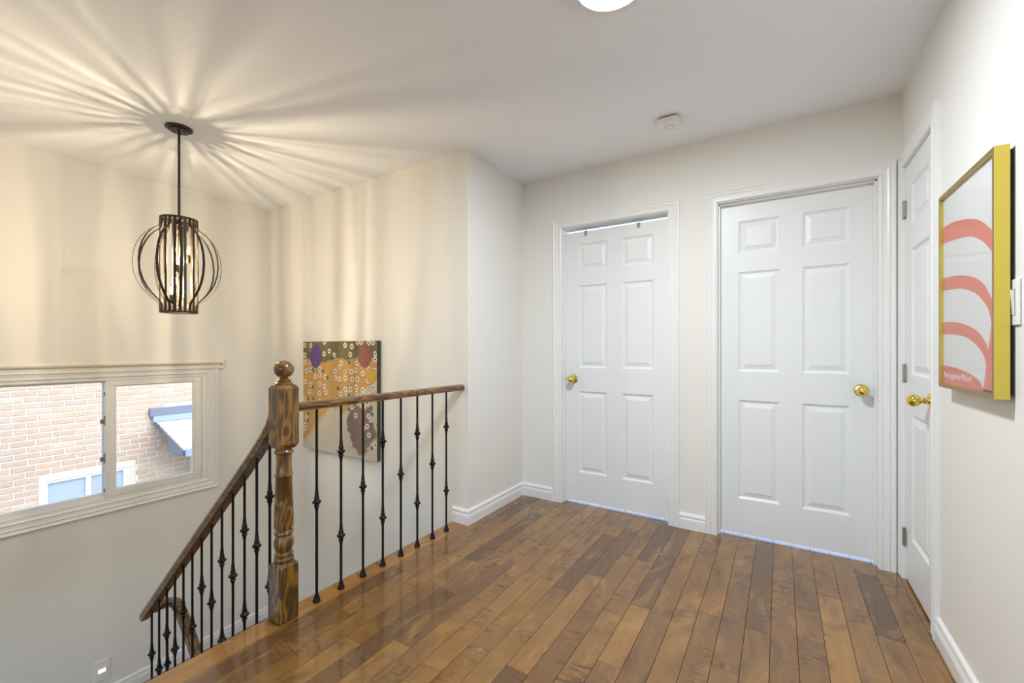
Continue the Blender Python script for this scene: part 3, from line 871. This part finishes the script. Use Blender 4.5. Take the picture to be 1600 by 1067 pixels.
YR2 = 1.150
s2 = sr      # the same railing turns at the bottom and drops to the lower flight
path = [(-3.245, NYC + 0.028, -0.462), (-3.245, NYC + 0.06, -0.458), (-3.238, 1.118, -0.455), (-3.215, 1.142, -0.453), (-3.18, YR2, -0.453), (-3.14, YR2, -0.470), (-3.09, YR2, -0.505)]
x = -3.04
while x < -1.9: path.append((x, YR2, -0.545 - RS * (x + 3.04))); x += 0.2
MB().sweep(rail_prof(0.060, 0.046), path).build('handrail', 'oak_x', s2, smooth=True)
baluster(s2, -3.235, 1.125, ZL + 0.0005, -0.452, [ZL + 0.252 + 0.30])
for i in range(4):
    x = -2.96 + 0.215 * i; zb = ZL - RZ * (int((x - XL) / TD) + 1)
    baluster(s2, x, YR2, zb + 0.0005, -0.54 - RS * (x + 3.04), [zb + 0.45] if i % 2 else [zb + 0.29, zb + 0.69])

# ------------------------------------------------------------------ pendant lamp
PX, PY = -2.995, 1.098
pl = root('pendant_lamp', (PX, PY, H), 'dark bronze pendant lamp with bowed metal bands hanging over the stairs', 'lamp')
MB().lathe([(0.0, 0.0), (0.066, 0.0), (0.066, -0.008), (0.058, -0.012), (0.050, -0.012), (0.050, -0.020), (0.010, -0.024), (0.0, -0.024)], (PX, PY, H), 28, cap=False).build('canopy', 'bronze', pl, smooth=True)
for a in (0.5, 0.5 + PI): MB().lathe([(0.004, -0.019), (0.004, -0.027)], (PX + 0.032 * math.cos(a), PY + 0.032 * math.sin(a), H), 8).build('screw', 'bronze', pl)
ZT, ZB_ = 1.905, 1.352
MB().lathe([(0.0065, H - 0.02), (0.0065, ZT - 0.03)], (PX, PY, 0), 12).build('rod', 'bronze', pl, smooth=True)
RD = 0.0915
def ring(mb, r0, r1, z0, z1, seg=48):
    return mb.lathe([(r0, z0), (r1, z0), (r1, z1), (r0, z1), (r0, z0)], (PX, PY, 0), seg, cap=False)
ring(MB(), RD - 0.004, RD - 0.0012, ZT - 0.012, ZT).build('top_ring', 'bronze', pl, smooth=True)
ring(MB(), RD - 0.004, RD - 0.0012, ZB_, ZB_ + 0.010).build('bottom_ring', 'bronze', pl, smooth=True)
MB().lathe([(0.0, ZT - 0.006), (RD - 0.004, ZT - 0.006), (RD - 0.004, ZT - 0.003), (0.0, ZT - 0.003)], (PX, PY, 0), 40, cap=False).build('top_plate', 'bronze', pl)
tp = MB()
for k in range(3):
    a = 2 * PI * k / 3
    tp.sweep([(-0.006, -0.002), (0.006, -0.002), (0.006, 0.002), (-0.006, 0.002)], [(PX, PY, ZT - 0.02), (PX + (RD - 0.003) * math.cos(a), PY + (RD - 0.003) * math.sin(a), ZT - 0.008)])
tp.lathe([(0.0, ZT - 0.036), (0.020, ZT - 0.036), (0.020, ZT - 0.016), (0.0, ZT - 0.012)], (PX, PY, 0), 16, cap=False)
tp.build('spider', 'bronze', pl)
NBND = 24
bow = [(0.0, RD), (0.025, RD), (0.045, RD + 0.001), (0.056, RD + 0.006), (0.066, 0.110), (0.080, 0.130), (0.100, 0.150), (0.130, 0.171), (0.170, 0.190), (0.220, 0.203), (0.275, 0.208), (0.330, 0.203), (0.380, 0.188), (0.420, 0.167), (0.452, 0.142), (0.476, 0.119), (0.490, 0.105), (0.502, RD + 0.005), (0.514, RD + 0.001), (0.530, RD), (0.553, RD)]
def band_mesh(prof, wd, th=0.0022):
    vs, fs = [], []
    n_ = len(prof)
    for i, (dz, r) in enumerate(prof):
        for s_, rr in ((-1, r), (1, r), (1, r - th), (-1, r - th)): vs.append((rr, s_ * wd / 2, ZT - H - dz))
    for i in range(n_ - 1):
        for k in range(4):
            k2 = (k + 1) % 4; fs.append((i * 4 + k, i * 4 + k2, i * 4 + 4 + k2, i * 4 + 4 + k))
    fs += [(0, 1, 2, 3), tuple((n_ - 1) * 4 + k for k in (3, 2, 1, 0))]
    me = bpy.data.meshes.new('band'); me.from_pydata(vs, [], fs)
    bm = bmesh.new(); bm.from_mesh(me); bmesh.ops.recalc_face_normals(bm, faces=bm.faces); bm.to_mesh(me); bm.free()
    me.materials.append(M['bronze']); return me
m_bow = band_mesh(bow, 0.0135)
m_str = band_mesh([(0.0, RD), (0.553, RD)], 0.0135)
for k in range(NBND):
    nm = 'bowed_band' if k % 2 == 0 else 'straight_band'
    o = bpy.data.objects.new(nm, m_bow if k % 2 == 0 else m_str); C.objects.link(o); o.parent = pl
    o.rotation_euler = (0, 0, 2 * PI * (k + 0.85) / NBND)
ca, sa_ = math.cos(YAW), math.sin(YAW)
MB().lathe([(0.005, ZT - 0.03), (0.005, ZT - 0.515)], (PX, PY, 0), 10).build('stem', 'bronze', pl, smooth=True)
for i, (off, fwd, dz) in enumerate([(0.046, 0.010, 0.185), (0.020, -0.040, 0.250), (-0.034, 0.022, 0.360), (-0.012, -0.038, 0.425)]):
    bx, by, bz = PX + off * ca - fwd * sa_, PY + off * sa_ + fwd * ca, ZT - dz
    sk = MB().lathe([(0.006, bz - 0.074), (0.0115, bz - 0.068), (0.0115, bz - 0.030), (0.010, bz - 0.026)], (bx, by, 0), 14)
    sk.tube([(bx, by, bz - 0.072), ((bx + PX) / 2, (by + PY) / 2, bz - 0.086), (PX, PY, bz - 0.080)], 0.0035, 6, up=(0, 0.1, 1))
    so_ = sk.build('socket', 'bronze', pl, smooth=True)
    bl = MB().lathe([(0.008, bz - 0.030), (0.013, bz - 0.016), (0.0155, bz), (0.013, bz + 0.018), (0.007, bz + 0.032), (0.001, bz + 0.040)], (bx, by, 0), 16, cap=False).build('bulb', 'bulb', pl, smooth=True)
    fl = MB()
    for sx_ in (-1, 1): fl.tube([(bx + sx_ * 0.0035, by, bz - 0.018), (bx + sx_ * 0.0085, by, bz), (bx + sx_ * 0.0035, by, bz + 0.020)], 0.0019, 6, up=(0, 1, 0))
    fl.build('filament', 'filament', bl)
    ld = bpy.data.lights.new('bulb_light', 'POINT'); ld.energy = LIGHT_BULB; ld.color = (1.0, 0.84, 0.63); ld.shadow_soft_size = 0.0065
    lo = bpy.data.objects.new('bulb_light', ld); C.objects.link(lo); lo.parent = pl
    lo.location = (bx - PX, by - PY, bz - H)

# ------------------------------------------------------------------ flush ceiling light
CX, CYL = -0.502, 1.448
cl = root('ceiling_light', (CX, CYL, H), 'round white flush ceiling light, lit, above the wooden floor', 'lamp')
MB().lathe([(0.166, 0.0), (0.166, -0.004), (0.158, -0.008), (0.156, -0.020), (0.152, -0.027), (0.146, -0.029), (0.118, -0.029), (0.114, -0.026), (0.114, -0.012)], (CX, CYL, H), 48, cap=False).build('trim_ring', 'lamp_ring', cl, smooth=True)
MB().lathe([(0.114, -0.0255), (0.112, -0.0275), (0.070, -0.0292), (0.040, -0.0298), (0.0, -0.030)], (CX, CYL, H), 48, cap=False).build('diffuser', 'lamp_white', cl, smooth=True)

# ------------------------------------------------------------------ smoke alarm
SX, SY, SR = -0.535, 2.535, 0.060
sm = root('smoke_alarm', (SX, SY, H), 'square white smoke alarm with rounded corners on the ceiling', 'smoke alarm')
def rsq(hw, rc, n=6):
    pts = []
    for cx_, cy_, a0 in ((hw - rc, hw - rc, 0), (-hw + rc, hw - rc, PI / 2), (-hw + rc, -hw + rc, PI), (hw - rc, -hw + rc, 1.5 * PI)):
        for i in range(n + 1): pts.append((cx_ + rc * math.cos(a0 + PI / 2 * i / n), cy_ + rc * math.sin(a0 + PI / 2 * i / n)))
    return pts
def stack(levels, mb):
    vs, fs = [], []; n_ = None
    for hw, rc, dz in levels:
        pts = rsq(hw, rc); n_ = len(pts); vs += [(SX + a, SY + c, H + dz) for a, c in pts]
    for j in range(len(levels) - 1):
        for k in range(n_): fs.append((j * n_ + k, j * n_ + (k + 1) % n_, (j + 1) * n_ + (k + 1) % n_, (j + 1) * n_ + k))
    fs += [tuple(range(n_)), tuple(range((len(levels) - 1) * n_, len(levels) * n_))]
    return mb.add(vs, fs)
stack([(0.055, 0.030, 0.0), (0.055, 0.030, -0.010)], MB()).build('mounting_base', 'seam', sm)
stack([(0.060, 0.024, -0.010), (0.062, 0.024, -0.016), (0.060, 0.024, -0.034), (0.054, 0.022, -0.039)], MB()).build('body', 'plastic', sm, smooth=True)
MB().lathe([(0.0265, -0.037), (0.0265, -0.0396), (0.0240, -0.0396)], (SX, SY, H), 32, cap=False).build('ring', 'seam', sm)
MB().lathe([(0.0238, -0.037), (0.0238, -0.0405), (0.021, -0.0418), (0.0, -0.042)], (SX, SY, H), 32, cap=False).build('button', 'plastic', sm, smooth=True)

# ------------------------------------------------------------------ canvas on the painting wall
PCX, PCZ = -3.0145, 0.752
cv = MB(); yf, ybk = Y1 - 0.036, Y1 - 0.001
cv.box(PCX - 0.4655, PCX + 0.4655, yf, ybk, PCZ - 0.452, PCZ + 0.452)
cv.mi = [0 if i == 2 else 1 for i in range(6)]
po = cv.build('canvas_painting', None, loc=(PCX, Y1 - 0.018, PCZ), mats=['canvas', 'canvas_side'])
tag(po, 'square abstract canvas in ochre, olive and cream behind the landing railing', 'painting')

# ------------------------------------------------------------------ framed poster on the right wall
FY0, FY1, FZ0, FZ1 = 1.663, 2.136, 1.006, 1.686
FX0, FX1 = XR - 0.040, XR - 0.010
fp = root('framed_poster', (XR, (FY0 + FY1) / 2, FZ0), 'gold-framed poster with coral arches on the right wall', 'poster')
def bar(y0, y1, z0, z1, nm='frame_bar'):
    mb = MB(); mb.box(FX0, FX1, y0, y1, z0, z1)
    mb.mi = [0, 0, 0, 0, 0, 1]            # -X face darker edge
    return mb.build(nm, None, fp, mats=['gold', 'gold_face'])
fwid = 0.013
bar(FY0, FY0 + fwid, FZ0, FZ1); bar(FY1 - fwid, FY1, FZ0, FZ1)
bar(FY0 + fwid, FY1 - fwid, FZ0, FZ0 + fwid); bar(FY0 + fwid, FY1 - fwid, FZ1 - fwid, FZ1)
MB().box(FX1, XR - 0.001, FY0 + 0.012, FY1 - 0.012, FZ0 + 0.012, FZ1 - 0.012).build('backing', 'dark', fp)
XP = XR - 0.031
PY0, PY1, PZ0, PZ1 = FY0 + fwid, FY1 - fwid, FZ0 + fwid, FZ1 - fwid
sheet = MB().box(XP, FX1, PY0, PY1, PZ0, PZ1).build('print_sheet', 'paper', fp)
def spline(pts, n=40):
    """Catmull-Rom through (y, z) points"""
    P = [pts[0]] + list(pts) + [pts[-1]]; out = []
    seg = len(pts) - 1
    for i in range(seg):
        p0, p1, p2, p3 = P[i], P[i + 1], P[i + 2], P[i + 3]
        for k in range(n // seg):
            t = k / (n // seg)
            out.append(tuple(0.5 * ((2 * p1[j]) + (-p0[j] + p2[j]) * t + (2 * p0[j] - 5 * p1[j] + 4 * p2[j] - p3[j]) * t * t + (-p0[j] + 3 * p1[j] - 3 * p2[j] + p3[j]) * t ** 3) for j in (0, 1)))
    out.append(pts[-1]); return out
def clampp(p_): return (min(max(p_[0], PY0 + 0.0005), PY1 - 0.0005), min(max(p_[1], PZ0 + 0.0005), PZ1 - 0.0005))
def fill_strip(name, A, B, mat='coral', lift=0.0006):
    """flat print between two curves of the same length"""
    A = [clampp(q) for q in A]; B = [clampp(q) for q in B]; n_ = len(A)
    vs = [(XP - lift, y, z) for y, z in A] + [(XP - lift, y, z) for y, z in B]
    fs = [(i, i + 1, n_ + i + 1, n_ + i) for i in range(n_ - 1)]
    return MB().add(vs, fs).build(name, mat, sheet)
t1 = spline([(2.13, 1.575), (2.02, 1.570), (1.902, 1.550), (1.824, 1.530), (1.753, 1.499), (1.675, 1.450)])
b1 = spline([(2.13, 1.519), (2.02, 1.509), (1.902, 1.494), (1.839, 1.480), (1.753, 1.443), (1.675, 1.385)])
fill_strip('printed_arch', t1, b1)
t2 = spline([(2.13, 1.394), (2.02, 1.388), (1.93, 1.377), (1.824, 1.354), (1.753, 1.322), (1.698, 1.268), (1.680, 1.235)])
b2 = spline([(2.13, 1.350), (2.02, 1.343), (1.93, 1.334), (1.824, 1.308), (1.753, 1.271), (1.722, 1.242), (1.706, 1.205)])
fill_strip('printed_arch', t2, b2)
t3 = spline([(2.13, 1.236), (2.039, 1.234), (1.93, 1.222), (1.824, 1.199), (1.767, 1.173), (1.736, 1.145), (1.722, 1.110)])
b3 = spline([(2.13, 1.193), (2.02, 1.191), (1.902, 1.178), (1.81, 1.151), (1.763, 1.123), (1.745, 1.092), (1.742, 1.060)])
fill_strip('printed_arch', t3, b3)
t4 = spline([(2.13, 1.083), (2.085, 1.082), (1.989, 1.078), (1.875, 1.066), (1.800, 1.050), (1.772, 1.030), (1.766, 1.024)])
fill_strip('printed_arch', t4, [(y, PZ0) for y, z in t4])
# the upright on the right joins the arches
L_ = spline([(1.706, 1.236), (1.712, 1.20), (1.730, 1.14), (1.748, 1.08), (1.766, 1.024), (1.766, 1.02)])
fill_strip('printed_stem', L_, [(PY0, 1.236 if i == 0 else z) for i, (y, z) in enumerate(L_)], lift=0.0004)
fill_strip('printed_stem', [(1.768, 1.0255), (PY0, 1.0255)], [(1.768, PZ0), (PY0, PZ0)], lift=0.0004)
tc = bpy.data.curves.new('poster_lettering', 'FONT')
tc.body = 'The Guggenheim Museum'
tc.size = 0.0285; tc.space_character = 0.86; tc.extrude = 0.0001
tc.materials.append(M['ink_white'])
tmp = bpy.data.objects.new('lettering_source', tc); C.objects.link(tmp)
bpy.context.view_layer.update()
tme = bpy.data.meshes.new_from_object(tmp.evaluated_get(bpy.context.evaluated_depsgraph_get()))
bpy.data.objects.remove(tmp)
if not tme.materials: tme.materials.append(M['ink_white'])
to = bpy.data.objects.new('lettering', tme); C.objects.link(to); to.parent = sheet
to.matrix_local = Matrix.Translation(Vector((XP - 0.0009, 2.112, 1.040)) - ORG[sheet]) @ Matrix(((0, 0, -1, 0), (-1, 0, 0, 0), (0, 1, 0, 0), (0, 0, 0, 1)))
MB().box(FX0 + 0.003, FX0 + 0.005, PY0, PY1, PZ0, PZ1).build('glazing', 'acrylic', fp)

# ------------------------------------------------------------------ light switch on the right wall
sw = root('light_switch', (XR, 1.665, 1.262), 'white rocker light switch beside the framed poster', 'switch')
MB().box(XR - 0.006, XR - 0.0005, 1.630, 1.701, 1.203, 1.325).build('plate', 'plastic', sw, bevel=0.002)
MB().box(XR - 0.0065, XR - 0.005, 1.6475, 1.6835, 1.229, 1.299).build('gap', 'seam', sw)
vs = []
rk = MB(); rk.add([(XR - 0.007, 1.649, 1.231), (XR - 0.007, 1.682, 1.231), (XR - 0.0085, 1.682, 1.265), (XR - 0.0085, 1.649, 1.265), (XR - 0.011, 1.682, 1.297), (XR - 0.011, 1.649, 1.297),
                   (XR - 0.005, 1.649, 1.231), (XR - 0.005, 1.682, 1.231), (XR - 0.005, 1.682, 1.297), (XR - 0.005, 1.649, 1.297)],
                  [(0, 1, 2, 3), (3, 2, 4, 5), (0, 6, 7, 1), (5, 4, 8, 9), (1, 7, 8, 4, 2), (0, 3, 5, 9, 6)])
rk.build('rocker', 'plastic', sw)

# ------------------------------------------------------------------ night-light plate low on the window wall
ol = root('wall_plate', (XW, 1.034, -1.138), 'white wall plate with small lit night light below the window', 'wall plate')
MB().box(XW + 0.0005, XW + 0.007, 0.992, 1.077, -1.208, -1.068).build('plate', 'plastic', ol, bevel=0.002)
MB().box(XW + 0.006, XW + 0.0085, 1.008, 1.061, -1.168, -1.108).build('insert', 'plastic', ol, bevel=0.001)
MB().box(XW + 0.008, XW + 0.0092, 1.015, 1.054, -1.152, -1.126).build('lens', 'night', ol)
